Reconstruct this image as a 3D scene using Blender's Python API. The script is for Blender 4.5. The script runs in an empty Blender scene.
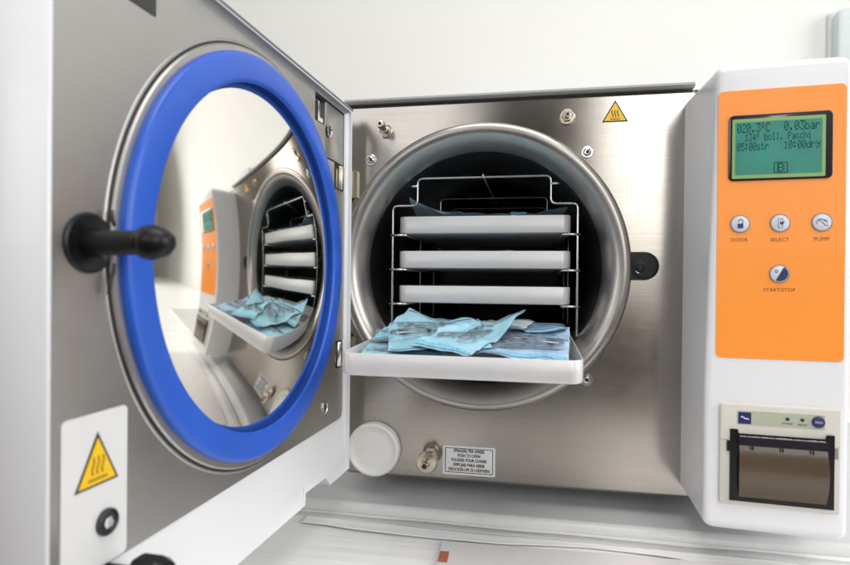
import bpy, bmesh, math, random
from mathutils import Vector, Matrix, noise
from mathutils.geometry import tessellate_polygon
R = math.radians
PI = math.pi
sc = bpy.context.scene
col = sc.collection

# ------------------------------------------------------------------ camera
cam_d = bpy.data.cameras.new('camera')
cam = bpy.data.objects.new('camera', cam_d)
col.objects.link(cam)
sc.camera = cam
fw = Vector((-0.18636121, 0.9824753, -0.00343157))
rt = Vector((0.98243173, 0.18638576, 0.00939384))
up = Vector((-0.00986881, 0.00162064, 0.99994999))
M = Matrix((rt, up, -fw)).transposed().to_4x4()
M.translation = Vector((0.2024, -0.5999, 0.2132))
cam.matrix_world = M
cam_d.sensor_width = 36
cam_d.lens = 36 * 568.57 / 850
cam_d.clip_start = 0.01
cam_d.clip_end = 50
cam_d.dof.use_dof = True
cam_d.dof.focus_distance = 0.585
cam_d.dof.aperture_fstop = 8.0

# ------------------------------------------------------------------ world and lamps
w = bpy.data.worlds.new('World')
sc.world = w
w.use_nodes = True
nt = w.node_tree
bg = nt.nodes['Background']
tc = nt.nodes.new('ShaderNodeTexCoord')
sx = nt.nodes.new('ShaderNodeSeparateXYZ')
cr = nt.nodes.new('ShaderNodeValToRGB')
mp = nt.nodes.new('ShaderNodeMapRange')
mp.inputs['From Min'].default_value = -1
mp.inputs['From Max'].default_value = 1
nt.links.new(tc.outputs['Generated'], sx.inputs[0])
nt.links.new(sx.outputs['Z'], mp.inputs['Value'])
nt.links.new(mp.outputs[0], cr.inputs[0])
# room behind the camera: darker straight behind, where the photographer stands
r2 = nt.nodes.new('ShaderNodeValToRGB')
m2 = nt.nodes.new('ShaderNodeMapRange')
m2.inputs['From Min'].default_value = -1
m2.inputs['From Max'].default_value = 1
nt.links.new(sx.outputs['X'], m2.inputs['Value'])
nt.links.new(m2.outputs[0], r2.inputs[0])
r2.color_ramp.elements[0].position = 0.15
r2.color_ramp.elements[0].color = (1.0, 1.0, 1.0, 1)
r2.color_ramp.elements[1].position = 0.62
r2.color_ramp.elements[1].color = (1.0, 1.0, 1.0, 1)
for p_, c_ in ((0.36, 0.75), (0.43, 0.95), (0.47, 0.22), (0.53, 0.14), (0.57, 0.60)):
    e2 = r2.color_ramp.elements.new(p_)
    e2.color = (c_, c_ * 0.98, c_ * 0.95, 1)
m3 = nt.nodes.new('ShaderNodeMapRange')
m3.inputs['From Min'].default_value = 0.0
m3.inputs['From Max'].default_value = -0.3
nt.links.new(sx.outputs['Y'], m3.inputs['Value'])
mixw = nt.nodes.new('ShaderNodeMix')
mixw.data_type = 'RGBA'
mixw.blend_type = 'MULTIPLY'
nt.links.new(m3.outputs[0], mixw.inputs[0])
nt.links.new(cr.outputs[0], mixw.inputs[6])
nt.links.new(r2.outputs[0], mixw.inputs[7])
nt.links.new(mixw.outputs[2], bg.inputs[0])
cr.color_ramp.elements[0].position = 0.38
cr.color_ramp.elements[0].color = (0.15, 0.11, 0.08, 1)
cr.color_ramp.elements[1].position = 0.85
cr.color_ramp.elements[1].color = (0.80, 0.80, 0.78, 1)
e = cr.color_ramp.elements.new(0.5)
e.color = (0.34, 0.29, 0.245, 1)
bg.inputs[1].default_value = 0.45


def area(name, loc, target, sx_, sy_, power, color=(1, 1, 1)):
    l = bpy.data.lights.new(name, 'AREA')
    l.shape = 'RECTANGLE'
    l.size = sx_
    l.size_y = sy_
    l.energy = power
    l.color = color
    o = bpy.data.objects.new(name, l)
    col.objects.link(o)
    o.location = loc
    d = Vector(target) - Vector(loc)
    o.rotation_euler = d.to_track_quat('-Z', 'Y').to_euler()
    return o


area('window_light', (0.92, -2.1, 1.0), (0.32, 0.0, 0.85), 0.85, 1.3, 13, (1.0, 0.99, 0.97))
area('side_light', (2.3, -0.7, 0.9), (0.0, -0.2, 0.25), 1.3, 1.3, 27, (0.97, 0.985, 1.0))
area('ceiling_light', (0.4, -0.7, 2.2), (0.3, 0.1, 0.0), 1.6, 1.2, 26, (1.0, 0.985, 0.96))
area('door_edge_fill', (-0.5, -1.9, 0.9), (-0.1, -0.4, 0.2), 0.9, 0.9, 4.5, (0.96, 0.98, 1.0))  # added fill with no known source, brightens the door's end face
sc.view_settings.view_transform = 'Standard'
sc.view_settings.look = 'None'
sc.view_settings.exposure = 0.13
sc.view_settings.gamma = 1.0

# ------------------------------------------------------------------ materials


def mat(name, color, rough=0.5, metal=0.0, spec=0.5, var=0.03, scale=40, bump=0.0, bscale=300, coat=0.0, rvar=0.06, sub=None):
    m = bpy.data.materials.new(name)
    m.use_nodes = True
    t = m.node_tree
    b = t.nodes['Principled BSDF']
    b.inputs['Metallic'].default_value = metal
    b.inputs['Specular IOR Level'].default_value = spec
    b.inputs['Coat Weight'].default_value = coat
    b.inputs['Coat Roughness'].default_value = 0.05
    tcn = t.nodes.new('ShaderNodeTexCoord')
    n = t.nodes.new('ShaderNodeTexNoise')
    n.inputs['Scale'].default_value = scale
    n.inputs['Detail'].default_value = 6
    t.links.new(tcn.outputs['Object'], n.inputs['Vector'])
    r = t.nodes.new('ShaderNodeValToRGB')
    r.color_ramp.elements[0].position = 0.3
    r.color_ramp.elements[1].position = 0.7
    r.color_ramp.elements[0].color = tuple(max(0, c * (1 - var)) for c in color) + (1,)
    r.color_ramp.elements[1].color = tuple(min(1, c * (1 + var)) for c in color) + (1,)
    t.links.new(n.outputs['Fac'], r.inputs[0])
    t.links.new(r.outputs[0], b.inputs['Base Color'])
    rr = t.nodes.new('ShaderNodeMapRange')
    rr.inputs['To Min'].default_value = max(0.0, rough - rvar)
    rr.inputs['To Max'].default_value = min(1, rough + rvar)
    t.links.new(n.outputs['Fac'], rr.inputs['Value'])
    t.links.new(rr.outputs[0], b.inputs['Roughness'])
    if bump:
        n2 = t.nodes.new('ShaderNodeTexNoise')
        n2.inputs['Scale'].default_value = bscale
        n2.inputs['Detail'].default_value = 4
        t.links.new(tcn.outputs['Object'], n2.inputs['Vector'])
        bu = t.nodes.new('ShaderNodeBump')
        bu.inputs['Strength'].default_value = bump
        bu.inputs['Distance'].default_value = 0.0006
        t.links.new(n2.outputs['Fac'], bu.inputs['Height'])
        t.links.new(bu.outputs[0], b.inputs['Normal'])
    return m


def steel(name, color, rough, aniso, rot, stretch=(8, 8, 900), streak=0.06, bump=0.03, wavy=0.0):
    m = bpy.data.materials.new(name)
    m.use_nodes = True
    t = m.node_tree
    b = t.nodes['Principled BSDF']
    b.inputs['Metallic'].default_value = 1
    b.inputs['Anisotropic'].default_value = aniso
    b.inputs['Anisotropic Rotation'].default_value = rot
    if rot:
        tg = t.nodes.new('ShaderNodeTangent')
        tg.direction_type = 'UV_MAP'
        tg.uv_map = 'UVMap'
    else:
        tg = t.nodes.new('ShaderNodeCombineXYZ')     # horizontally brushed sheet: gloss spreads up and down
        tg.inputs[2].default_value = 1.0
    t.links.new(tg.outputs[0], b.inputs['Tangent'])
    uv = t.nodes.new('ShaderNodeTexCoord')
    mpn = t.nodes.new('ShaderNodeMapping')
    mpn.inputs['Scale'].default_value = stretch
    t.links.new(uv.outputs['Object'], mpn.inputs[0])
    n = t.nodes.new('ShaderNodeTexNoise')
    n.inputs['Scale'].default_value = 1
    n.inputs['Detail'].default_value = 5
    t.links.new(mpn.outputs[0], n.inputs['Vector'])
    r = t.nodes.new('ShaderNodeValToRGB')
    r.color_ramp.elements[0].position = 0.3
    r.color_ramp.elements[1].position = 0.7
    r.color_ramp.elements[0].color = tuple(c * (1 - streak) for c in color) + (1,)
    r.color_ramp.elements[1].color = tuple(min(1, c * (1 + streak)) for c in color) + (1,)
    t.links.new(n.outputs['Fac'], r.inputs[0])
    t.links.new(r.outputs[0], b.inputs['Base Color'])
    # smudges in the gloss
    n3 = t.nodes.new('ShaderNodeTexNoise')
    n3.inputs['Scale'].default_value = 9
    n3.inputs['Detail'].default_value = 7
    n3.inputs['Roughness'].default_value = 0.65
    t.links.new(uv.outputs['Object'], n3.inputs['Vector'])
    rr = t.nodes.new('ShaderNodeMapRange')
    rr.inputs['From Min'].default_value = 0.3
    rr.inputs['From Max'].default_value = 0.7
    rr.inputs['To Min'].default_value = rough * 0.8
    rr.inputs['To Max'].default_value = rough * 1.2
    t.links.new(n3.outputs['Fac'], rr.inputs['Value'])
    t.links.new(rr.outputs[0], b.inputs['Roughness'])
    bu = t.nodes.new('ShaderNodeBump')
    bu.inputs['Strength'].default_value = bump * 0.3
    bu.inputs['Distance'].default_value = 0.0003
    t.links.new(n.outputs['Fac'], bu.inputs['Height'])
    if wavy:
        n4 = t.nodes.new('ShaderNodeTexNoise')
        n4.inputs['Scale'].default_value = 12
        n4.inputs['Detail'].default_value = 1
        t.links.new(uv.outputs['Object'], n4.inputs['Vector'])
        b2 = t.nodes.new('ShaderNodeBump')
        b2.inputs['Strength'].default_value = wavy
        b2.inputs['Distance'].default_value = 0.003
        t.links.new(n4.outputs['Fac'], b2.inputs['Height'])
        t.links.new(b2.outputs[0], bu.inputs['Normal'])
    t.links.new(bu.outputs[0], b.inputs['Normal'])
    return m


def film(name, tint, fac, rough=0.15):
    m = bpy.data.materials.new(name)
    m.use_nodes = True
    t = m.node_tree
    t.nodes.remove(t.nodes['Principled BSDF'])
    out = t.nodes['Material Output']
    tr = t.nodes.new('ShaderNodeBsdfTransparent')
    tr.inputs[0].default_value = tuple(c ** 0.45 for c in tint) + (1,)
    di = t.nodes.new('ShaderNodeBsdfPrincipled')
    di.inputs['Base Color'].default_value = tint + (1,)
    di.inputs['Roughness'].default_value = rough
    n = t.nodes.new('ShaderNodeTexNoise')
    n.inputs['Scale'].default_value = 120
    n.inputs['Detail'].default_value = 5
    tcn = t.nodes.new('ShaderNodeTexCoord')
    t.links.new(tcn.outputs['Object'], n.inputs['Vector'])
    bu = t.nodes.new('ShaderNodeBump')
    bu.inputs['Strength'].default_value = 0.5
    bu.inputs['Distance'].default_value = 0.0015
    t.links.new(n.outputs['Fac'], bu.inputs['Height'])
    t.links.new(bu.outputs[0], di.inputs['Normal'])
    mr = t.nodes.new('ShaderNodeMapRange')
    mr.inputs['From Min'].default_value = 0.3
    mr.inputs['From Max'].default_value = 0.7
    mr.inputs['To Min'].default_value = fac - 0.08
    mr.inputs['To Max'].default_value = fac + 0.08
    t.links.new(n.outputs['Fac'], mr.inputs['Value'])
    mx = t.nodes.new('ShaderNodeMixShader')
    t.links.new(mr.outputs[0], mx.inputs[0])
    t.links.new(tr.outputs[0], mx.inputs[1])
    t.links.new(di.outputs[0], mx.inputs[2])
    t.links.new(mx.outputs[0], out.inputs[0])
    return m


m_steel = steel('brushed_steel', (0.40, 0.372, 0.34), 0.21, 0.65, 0.0)
m_dsteel = steel('satin_door_steel', (0.47, 0.46, 0.445), 0.40, 0.4, 0.0, streak=0.02)
m_rim = steel('spun_steel', (0.45, 0.43, 0.405), 0.34, 0.3, 0.25, stretch=(60, 60, 60), streak=0.03, bump=0.01)
m_cham = steel('shade_dark_chamber_steel', (0.11, 0.11, 0.112), 0.38, 0.0, 0.0, stretch=(40, 3, 40), streak=0.15)  # stainless darkened in colour for the shade inside the chamber
m_mirror = steel('polished_steel', (0.90, 0.875, 0.82), 0.055, 0.0, 0.0, stretch=(20, 20, 20), streak=0.01, bump=0.0, wavy=0.012)
m_wire = mat('wire_steel', (0.62, 0.61, 0.6), 0.22, 1.0)
m_screw = mat('zinc_screw', (0.7, 0.72, 0.74), 0.25, 1.0)
m_brass = mat('nickel_brass', (0.62, 0.56, 0.46), 0.24, 1.0)
m_gold = mat('bronze_hinge', (0.50, 0.46, 0.37), 0.35, 1.0)
m_white = mat('white_plastic', (0.80, 0.805, 0.82), 0.32, var=0.012, scale=12, coat=0.2, bump=0.05, bscale=900)
m_whitecap = mat('cream_plastic', (0.80, 0.79, 0.76), 0.35, var=0.015)
m_plate_lipshade = mat('plate_grey_lip_shade', (0.30, 0.30, 0.30), 0.4, var=0.05)  # plain grey for the backing plate; painted shade on the top lips
m_dark = mat('dark_seam', (0.015, 0.014, 0.014), 0.6)
m_black = mat('black_plastic', (0.007, 0.007, 0.008), 0.35, spec=0.3, var=0.2, bump=0.05)
m_blue = mat('blue_silicone', (0.020, 0.105, 0.56), 0.36, var=0.06, scale=25, bump=0.06, bscale=500)
m_orange = mat('orange_film', (1.0, 0.315, 0.04), 0.38, spec=0.35, var=0.02, scale=15, coat=0.06, bump=0.015, bscale=120)
m_ink = mat('dark_ink', (0.03, 0.028, 0.03), 0.5)
m_brownink = mat('brown_ink', (0.16, 0.05, 0.02), 0.5)
m_navy = mat('navy_ink', (0.012, 0.02, 0.10), 0.4)
m_lgrey = mat('pale_grey_button', (0.66, 0.68, 0.74), 0.3)
m_gring = mat('grey_button_ring', (0.28, 0.22, 0.22), 0.4)
m_yellow = mat('warning_yellow', (0.92, 0.56, 0.01), 0.4, var=0.03)
m_paper = mat('label_paper', (0.74, 0.74, 0.74), 0.4, var=0.02)
m_beige = mat('beige_plastic', (0.60, 0.57, 0.52), 0.45, var=0.02, bump=0.06, bscale=1200)
m_strip = mat('olive_strip', (0.43, 0.46, 0.35), 0.4, var=0.02)
m_wall = mat('wall_paint', (0.78, 0.78, 0.76), 0.75, var=0.015, scale=4, bump=0.15, bscale=150)
m_panel = mat('wall_plastic', (0.60, 0.66, 0.66), 0.35, var=0.02)
m_counter = mat('white_counter', (0.84, 0.84, 0.83), 0.3, var=0.02, scale=20)
m_slab = mat('grey_shelf', (0.56, 0.56, 0.57), 0.35, var=0.04, scale=14)
m_slabedge = mat('shelf_edging', (0.66, 0.66, 0.65), 0.3, var=0.04)
m_tray = mat('anodised_tray', (0.66, 0.655, 0.66), 0.38, metal=0.25, var=0.03, scale=25, bump=0.04, bscale=400)
m_tool = mat('instrument_steel', (0.16, 0.17, 0.20), 0.22, 1.0, var=0.2, scale=90)
m_pback = mat('pouch_paper', (0.50, 0.71, 0.80), 0.6, var=0.12, scale=40, bump=0.12, bscale=150)
m_pback2 = mat('pouch_paper_pale', (0.58, 0.72, 0.86), 0.6, var=0.12, scale=40, bump=0.12, bscale=150)
m_pwhite = mat('pouch_white', (0.62, 0.60, 0.50), 0.5, var=0.15, scale=40, bump=0.12, bscale=150)
m_pteal = mat('pouch_teal', (0.02, 0.20, 0.33), 0.35, var=0.25, scale=40, bump=0.12, bscale=150)
m_film = film('pouch_film_blue', (0.60, 0.82, 0.90), 0.22, 0.1)
m_film2 = film('pouch_film_pale', (0.66, 0.79, 0.92), 0.20, 0.1)
m_seal = mat('heat_seal', (0.22, 0.50, 0.66), 0.35, var=0.3, scale=500)
m_oind = mat('indicator_orange', (0.42, 0.12, 0.05), 0.5, var=0.2, scale=200)
m_card = mat('sleeve_paper', (0.68, 0.655, 0.655), 0.35, var=0.02, coat=0.3)


def glassy(name, color, rough):
    m = mat(name, color, rough, coat=0.15, var=0.1, scale=20)
    return m


m_pglass = glassy('smoked_cover', (0.085, 0.058, 0.035), 0.25)
m_lcdbez = mat('lcd_bezel', (0.02, 0.017, 0.025), 0.15, coat=1.0)
m_lcdg = mat('lcd_green', (0.11, 0.24, 0.04), 0.25)
m_lcdg.node_tree.nodes['Principled BSDF'].inputs['Emission Color'].default_value = (0.30, 0.62, 0.10, 1)
m_lcdg.node_tree.nodes['Principled BSDF'].inputs['Emission Strength'].default_value = 0.12
m_lcd = mat('lcd_teal', (0.008, 0.125, 0.092), 0.3, spec=0.25, var=0.3, scale=45)
m_lcd.node_tree.nodes['Principled BSDF'].inputs['Emission Color'].default_value = (0.05, 0.44, 0.33, 1)
m_lcd.node_tree.nodes['Principled BSDF'].inputs['Emission Strength'].default_value = 0.20
m_lcdtxt = mat('lcd_segment', (0.008, 0.055, 0.05), 0.7, spec=0.05)

# counter: faint long ribs
_t = m_counter.node_tree
_b = _t.nodes['Principled BSDF']
_tc = _t.nodes.new('ShaderNodeTexCoord')
_mp = _t.nodes.new('ShaderNodeMapping')
_mp.inputs['Scale'].default_value = (3.0, 170, 1)
_n = _t.nodes.new('ShaderNodeTexNoise')
_n.inputs['Scale'].default_value = 1
_n.inputs['Detail'].default_value = 3
_bu = _t.nodes.new('ShaderNodeBump')
_bu.inputs['Strength'].default_value = 0.5
_bu.inputs['Distance'].default_value = 0.0012
_t.links.new(_tc.outputs['Object'], _mp.inputs[0])
_t.links.new(_mp.outputs[0], _n.inputs['Vector'])
_t.links.new(_n.outputs['Fac'], _bu.inputs['Height'])
_t.links.new(_bu.outputs[0], _b.inputs['Normal'])

# ------------------------------------------------------------------ mesh helpers


def link(name, verts, faces, m, parent=None, smooth=False, uvs=None, loc=None, rz=0, label=None, auto=None):
    me = bpy.data.meshes.new(name)
    me.from_pydata([tuple(v) for v in verts], [], faces)
    bm = bmesh.new()
    bm.from_mesh(me)
    bmesh.ops.remove_doubles(bm, verts=bm.verts, dist=1e-6)
    bmesh.ops.recalc_face_normals(bm, faces=bm.faces)
    bm.to_mesh(me)
    bm.free()
    me.materials.append(m)
    uvl = me.uv_layers.new(name='UVMap')
    for lp in me.loops:
        v = me.vertices[lp.vertex_index].co
        uvl.data[lp.index].uv = uvs(v) if uvs else (v.x + v.y * 0.3, v.z)
    for p in me.polygons:
        p.use_smooth = smooth
    if smooth and auto:
        me.set_sharp_from_angle(angle=R(auto))
    o = bpy.data.objects.new(name, me)
    col.objects.link(o)
    if parent:
        o.parent = parent
    if loc:
        o.location = loc
    o.rotation_euler.z = rz
    if label:
        o['label'] = label
    return o


class MB:
    def __init__(s):
        s.v = []
        s.f = []

    def add(s, v, f):
        b = len(s.v)
        s.v += [Vector(x) for x in v]
        s.f += [[i + b for i in q] for q in f]
        return s

    def box(s, a, b):
        (x0, y0, z0), (x1, y1, z1) = a, b
        v = [(x0, y0, z0), (x1, y0, z0), (x1, y1, z0), (x0, y1, z0), (x0, y0, z1), (x1, y0, z1), (x1, y1, z1), (x0, y1, z1)]
        return s.add(v, [(0, 1, 2, 3), (4, 5, 6, 7), (0, 1, 5, 4), (1, 2, 6, 5), (2, 3, 7, 6), (3, 0, 4, 7)])

    def loft(s, loops, cap0=True, cap1=True):
        n = len(loops[0])
        v = [p for L in loops for p in L]
        f = []
        for k in range(len(loops) - 1):
            for i in range(n):
                j = (i + 1) % n
                f.append((k * n + i, k * n + j, (k + 1) * n + j, (k + 1) * n + i))
        if cap0:
            f.append(tuple(range(n)))
        if cap1:
            f.append(tuple((len(loops) - 1) * n + i for i in range(n)))
        return s.add(v, f)

    def tube(s, pts, r, n=10, closed=False, rf=None):
        pts = [Vector(p) for p in pts]
        m = len(pts)
        loops = []
        prev = None
        for i, p in enumerate(pts):
            if closed:
                t = pts[(i + 1) % m] - pts[i - 1]
            else:
                t = pts[min(i + 1, m - 1)] - pts[max(i - 1, 0)]
            t.normalize()
            if prev is None:
                a = Vector((0, 0, 1)) if abs(t.z) < 0.9 else Vector((1, 0, 0))
                u = t.cross(a).normalized()
            else:
                u = (prev - t * prev.dot(t)).normalized()
            prev = u
            vv = t.cross(u)
            rr = rf(i / (m - 1)) * r if rf else r
            loops.append([p + (u * math.cos(2 * PI * k / n) + vv * math.sin(2 * PI * k / n)) * rr for k in range(n)])
        if closed:
            loops.append(loops[0])
            return s.loft(loops, False, False)
        return s.loft(loops)

    def lathe(s, prof, c, axis='y', n=64, sgn=1, cap0=True, cap1=True):
        # prof: (radius, offset along the axis)
        loops = []
        for r, a in prof:
            L = []
            for k in range(n):
                th = 2 * PI * k / n
                if axis == 'y':
                    L.append((c[0] + r * math.cos(th), c[1] + sgn * a, c[2] + r * math.sin(th)))
                else:
                    L.append((c[0] + r * math.cos(th), c[1] + r * math.sin(th), c[2] + sgn * a))
            loops.append(L)
        return s.loft(loops, cap0, cap1)

    def plate(s, pts, o0, o1, bev=0.0, holes=()):
        # flat plate: outline in (x, z), from y=o0 (back) to y=o1 (front)
        sg = 1 if o1 > o0 else -1
        allp = [list(pts)] + [list(h) for h in holes]
        if bev and not holes:
            cx = sum(p[0] for p in pts) / len(pts)
            cz = sum(p[1] for p in pts) / len(pts)
            loops = [[(x, o0, z) for x, z in pts], [(x, o1 - sg * bev, z) for x, z in pts]]
            ins = []
            for x, z in pts:
                d = math.hypot(x - cx, z - cz) or 1
                ins.append((x - (x - cx) / d * bev, o1, z - (z - cz) / d * bev))
            mid = [((a[0] + b[0]) / 2 + (a[0] - b[0]) * 0.2, o1 - sg * bev * 0.3, (a[2] + b[2]) / 2 + (a[2] - b[2]) * 0.2) for a, b in zip(loops[1], ins)]
            return s.loft(loops + [mid, ins])
        tri = tessellate_polygon([[Vector((x, z, 0)) for x, z in L] for L in allp])
        flat = [p for L in allp for p in L]
        n = len(flat)
        v = [(x, o0, z) for x, z in flat] + [(x, o1, z) for x, z in flat]
        f = [tuple(t) for t in tri] + [tuple(i + n for i in t) for t in tri]
        b = 0
        for L in allp:
            k = len(L)
            for i in range(k):
                j = (i + 1) % k
                f.append((b + i, b + j, n + b + j, n + b + i))
            b += k
        return s.add(v, f)

    def out(s, name, m, parent=None, **k):
        return link(name, s.v, s.f, m, parent, **k)


def rrect(x0, z0, x1, z1, r, n=6):
    p = []
    for cx, cz, a in ((x1 - r, z0 + r, -90), (x1 - r, z1 - r, 0), (x0 + r, z1 - r, 90), (x0 + r, z0 + r, 180)):
        for k in range(n + 1):
            t = R(a + 90 * k / n)
            p.append((cx + r * math.cos(t), cz + r * math.sin(t)))
    return p


def circ(cx, cz, r, n=32):
    return [(cx + r * math.cos(2 * PI * k / n), cz + r * math.sin(2 * PI * k / n)) for k in range(n)]


def arc(cx, cz, r, a0, a1, n=12):
    return [(cx + r * math.cos(R(a0 + (a1 - a0) * k / n)), cz + r * math.sin(R(a0 + (a1 - a0) * k / n))) for k in range(n + 1)]


def stroke(pts, wd):
    # ribbon outline round a polyline in (x, z)
    L, Rr = [], []
    for i, p in enumerate(pts):
        a = pts[max(i - 1, 0)]
        b = pts[min(i + 1, len(pts) - 1)]
        d = Vector((b[0] - a[0], b[1] - a[1]))
        d.normalize()
        L.append((p[0] - d.y * wd / 2, p[1] + d.x * wd / 2))
        Rr.append((p[0] + d.y * wd / 2, p[1] - d.x * wd / 2))
    return L + Rr[::-1]


def text(items, name, m, parent, y, flip=1, **k):
    """items: (string, x, z, size, xscale, align); lettering as thin raised mesh in the local xz plane"""
    mb = MB()
    for s_, x, z, size, xs, al in items:
        cu = bpy.data.curves.new('t', 'FONT')
        cu.body = s_
        cu.size = size
        cu.align_x = al
        cu.align_y = 'CENTER'
        cu.resolution_u = 3
        ob = bpy.data.objects.new('t', cu)
        col.objects.link(ob)
        dg = bpy.context.evaluated_depsgraph_get()
        me = bpy.data.meshes.new_from_object(ob.evaluated_get(dg))
        mb.add([(x + v.co.x * xs * flip, y, z + v.co.y) for v in me.vertices], [tuple(p.vertices) for p in me.polygons])
        bpy.data.objects.remove(ob)
        bpy.data.curves.remove(cu)
        bpy.data.meshes.remove(me)
    return mb.out(name, m, parent, **k)


def thing(name, label, cat, loc=(0, 0, 0), rz=0, group=None):
    o = bpy.data.objects.new(name, None)
    col.objects.link(o)
    o.location = loc
    o.rotation_euler.z = rz
    tag(o, label, cat, group)
    return o


def tag(o, label, cat, group=None):
    o['label'] = label
    o['category'] = cat
    if group:
        o['group'] = group
    return o


# ------------------------------------------------------------------ setting
ZC = -0.028
o = MB().box((-2.5, 0.52, -1.0), (4.5, 0.60, 2.6)).out('wall', m_wall)
o['kind'] = 'structure'
o = MB().box((-2.0, -0.42, ZC - 0.035), (3.5, 0.52, ZC)).out('countertop', m_counter)
o['kind'] = 'structure'
# grey shelf board under the machine
sh = thing('shelf_board', 'flat grey board with pale front edging lying under the white steriliser', 'shelf board', (0.3, 0.2, ZC))
MB().box((-0.34, -0.228, 0.0), (0.75, 0.28, 0.008)).out('board', m_slab, sh)
mb = MB()
prof = [(-0.2285, 0.0003), (-0.2285, 0.0086), (-0.2315, 0.0084), (-0.2345, 0.0070), (-0.2365, 0.0045), (-0.237, 0.0003)]
mb.loft([[(x, y, z) for y, z in prof] for x in (-0.34, 0.75)])
mb.out('edging', m_slabedge, sh, smooth=True, auto=40)

# fixture on the wall, upper right
pl = thing('wall_box', 'pale bluish plastic box with rounded corners mounted on the wall above the console', 'wall box', (0.712, 0.519, 0.548))
MB().plate(rrect(0.0, -0.02, 0.16, 0.14, 0.012), 0.0, -0.03, 0.004).out('cover', m_panel, pl, smooth=True, auto=40)
MB().plate(rrect(-0.005, -0.025, 0.165, 0.145, 0.012), 0.0005, -0.008, 0.002).out('frame', m_slabedge, pl, smooth=True, auto=40)

# ------------------------------------------------------------------ autoclave body
AC = thing('autoclave', 'benchtop steam steriliser with open round door and orange control panel', 'autoclave')
XR, ZR = 0.148, 0.228
H = 0.404
# casing behind the steel front
mb = MB()
loops = []
for y, d in ((0.0125, 0.004), (0.016, 0.0), (0.445, 0.0), (0.45, 0.005)):
    loops.append([(x, y, z) for x, z in rrect(-0.004 + d, -0.0 + d, 0.455 - d, 0.4115 - d, 0.012)])
mb.loft(loops, False, True)
mb.out('casing', m_white, AC, smooth=True, auto=40)
# casing lip over the front sheet, its underside shade put into the grey
mb = MB()
prof = [(0.014, 0.4060), (0.001, 0.4060), (-0.0018, 0.4068), (-0.003, 0.4085), (-0.002, 0.4105), (0.001, 0.4118), (0.016, 0.4122)]
mb.loft([[(x, y, z) for y, z in prof] for x in (-0.003, 0.357)])
mb.out('shade_grey_lip', m_plate_lipshade, AC, smooth=True, auto=60)
MB().box((-0.002, 0.003, 0.4042), (0.3475, 0.012, 0.4058)).out('seam', m_dark, AC)
MB().box((-0.0035, 0.004, 0.004), (-0.0003, 0.012, 0.402)).out('side_seam', m_dark, AC)
# steel front sheet with rounded edges and a hole for the chamber
outer = rrect(0.0, 0.0, 0.362, 0.404, 0.006, 4)
N = 144
hole = circ(XR, ZR, 0.147, N)
mb = MB()
ins = rrect(0.003, 0.003, 0.359, 0.401, 0.004, 4)
mb.plate(ins, 0.001, 0.0, 0.0, [hole])
mb.loft([[(x, 0.012, z) for x, z in outer], [(x, 0.003, z) for x, z in outer],
         [((a[0] * .3 + b[0] * .7), 0.0009, (a[1] * .3 + b[1] * .7)) for a, b in zip(outer, ins)],
         [(x, 0.0, z) for x, z in ins]], False, False)
FP = mb.out('front_panel', m_steel, AC, smooth=True, auto=30)
for p_ in FP.data.polygons:
    if abs(p_.normal.y) > 0.999:
        p_.use_smooth = False

# chamber rim (rolled flange)


def luv(v):
    a = math.atan2(v.z - ZR, v.x - XR)
    return (a * 0.14, math.hypot(v.z - ZR, v.x - XR) - v.y)


prof = [(0.1495, 0.0012), (0.1502, -0.005), (0.1500, -0.009), (0.1488, -0.0118), (0.1465, -0.0138), (0.1435, -0.0146), (0.1400, -0.0140), (0.1365, -0.0120),
        (0.1335, -0.0090), (0.1310, -0.0052), (0.1290, -0.0010), (0.1272, 0.0035), (0.1257, 0.0080), (0.1246, 0.0125)]
MB().lathe(prof, (XR, 0, ZR), n=160, cap0=False, cap1=False).out('chamber_rim', m_rim, AC, smooth=True, uvs=luv)
prof = [(0.1512, 0.0), (0.1512, -0.0012), (0.1500, -0.0014)]
MB().lathe([(0.1516, -0.0001), (0.1516, -0.0009), (0.1497, -0.0010)], (XR, 0, ZR), n=160, cap0=False, cap1=False).out('rim_seal', m_dark, AC, smooth=True)
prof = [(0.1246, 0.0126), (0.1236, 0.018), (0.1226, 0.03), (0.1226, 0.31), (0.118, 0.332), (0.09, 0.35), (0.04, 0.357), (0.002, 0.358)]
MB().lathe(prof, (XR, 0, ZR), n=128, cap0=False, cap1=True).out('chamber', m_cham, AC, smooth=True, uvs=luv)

# latch socket in the face, right of the rim
so = MB().plate([(0.296, 0.2158), (0.3115, 0.2158)] + arc(0.3115, 0.2298, 0.014, -90, 90, 16) + [(0.296, 0.2438)], 0.0008, -0.0022, 0.0).out('latch_socket', m_black, AC)
mb = MB()
mb.lathe([(0.0128, 0.0023), (0.0128, 0.0028), (0.0120, 0.0029), (0.0116, 0.0023)], (0.3115, 0, 0.2298), sgn=-1, n=40, cap0=False, cap1=False)
mb.lathe([(0.0060, 0.0024), (0.0058, 0.0032), (0.0035, 0.0034), (0.003, 0.0026)], (0.3075, 0, 0.2290), sgn=-1, n=24)
mb.out('socket_ring', m_black, so, smooth=True, auto=30)
mb = MB()
rib = stroke(arc(0.3085, 0.2285, 0.0058, 130, 250, 14), 0.0016)
n = len(rib) // 2
mb.add([(a, -0.0026, c) for a, c in rib], [(j, j + 1, 2 * n - 2 - j, 2 * n - 1 - j) for j in range(n - 1)])
mb.out('crescent_highlight', m_screw, so)  # pale crescent painted in as the highlight in the socket recess

# feet
for x in (0.04, 0.36):
    for y in (0.10, 0.40):
        MB().lathe([(0.015, -0.001), (0.015, -0.012), (0.013, -0.0198)], (x, y, 0), axis='z', n=24).out('foot', m_black, AC, smooth=True, auto=40)


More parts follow.
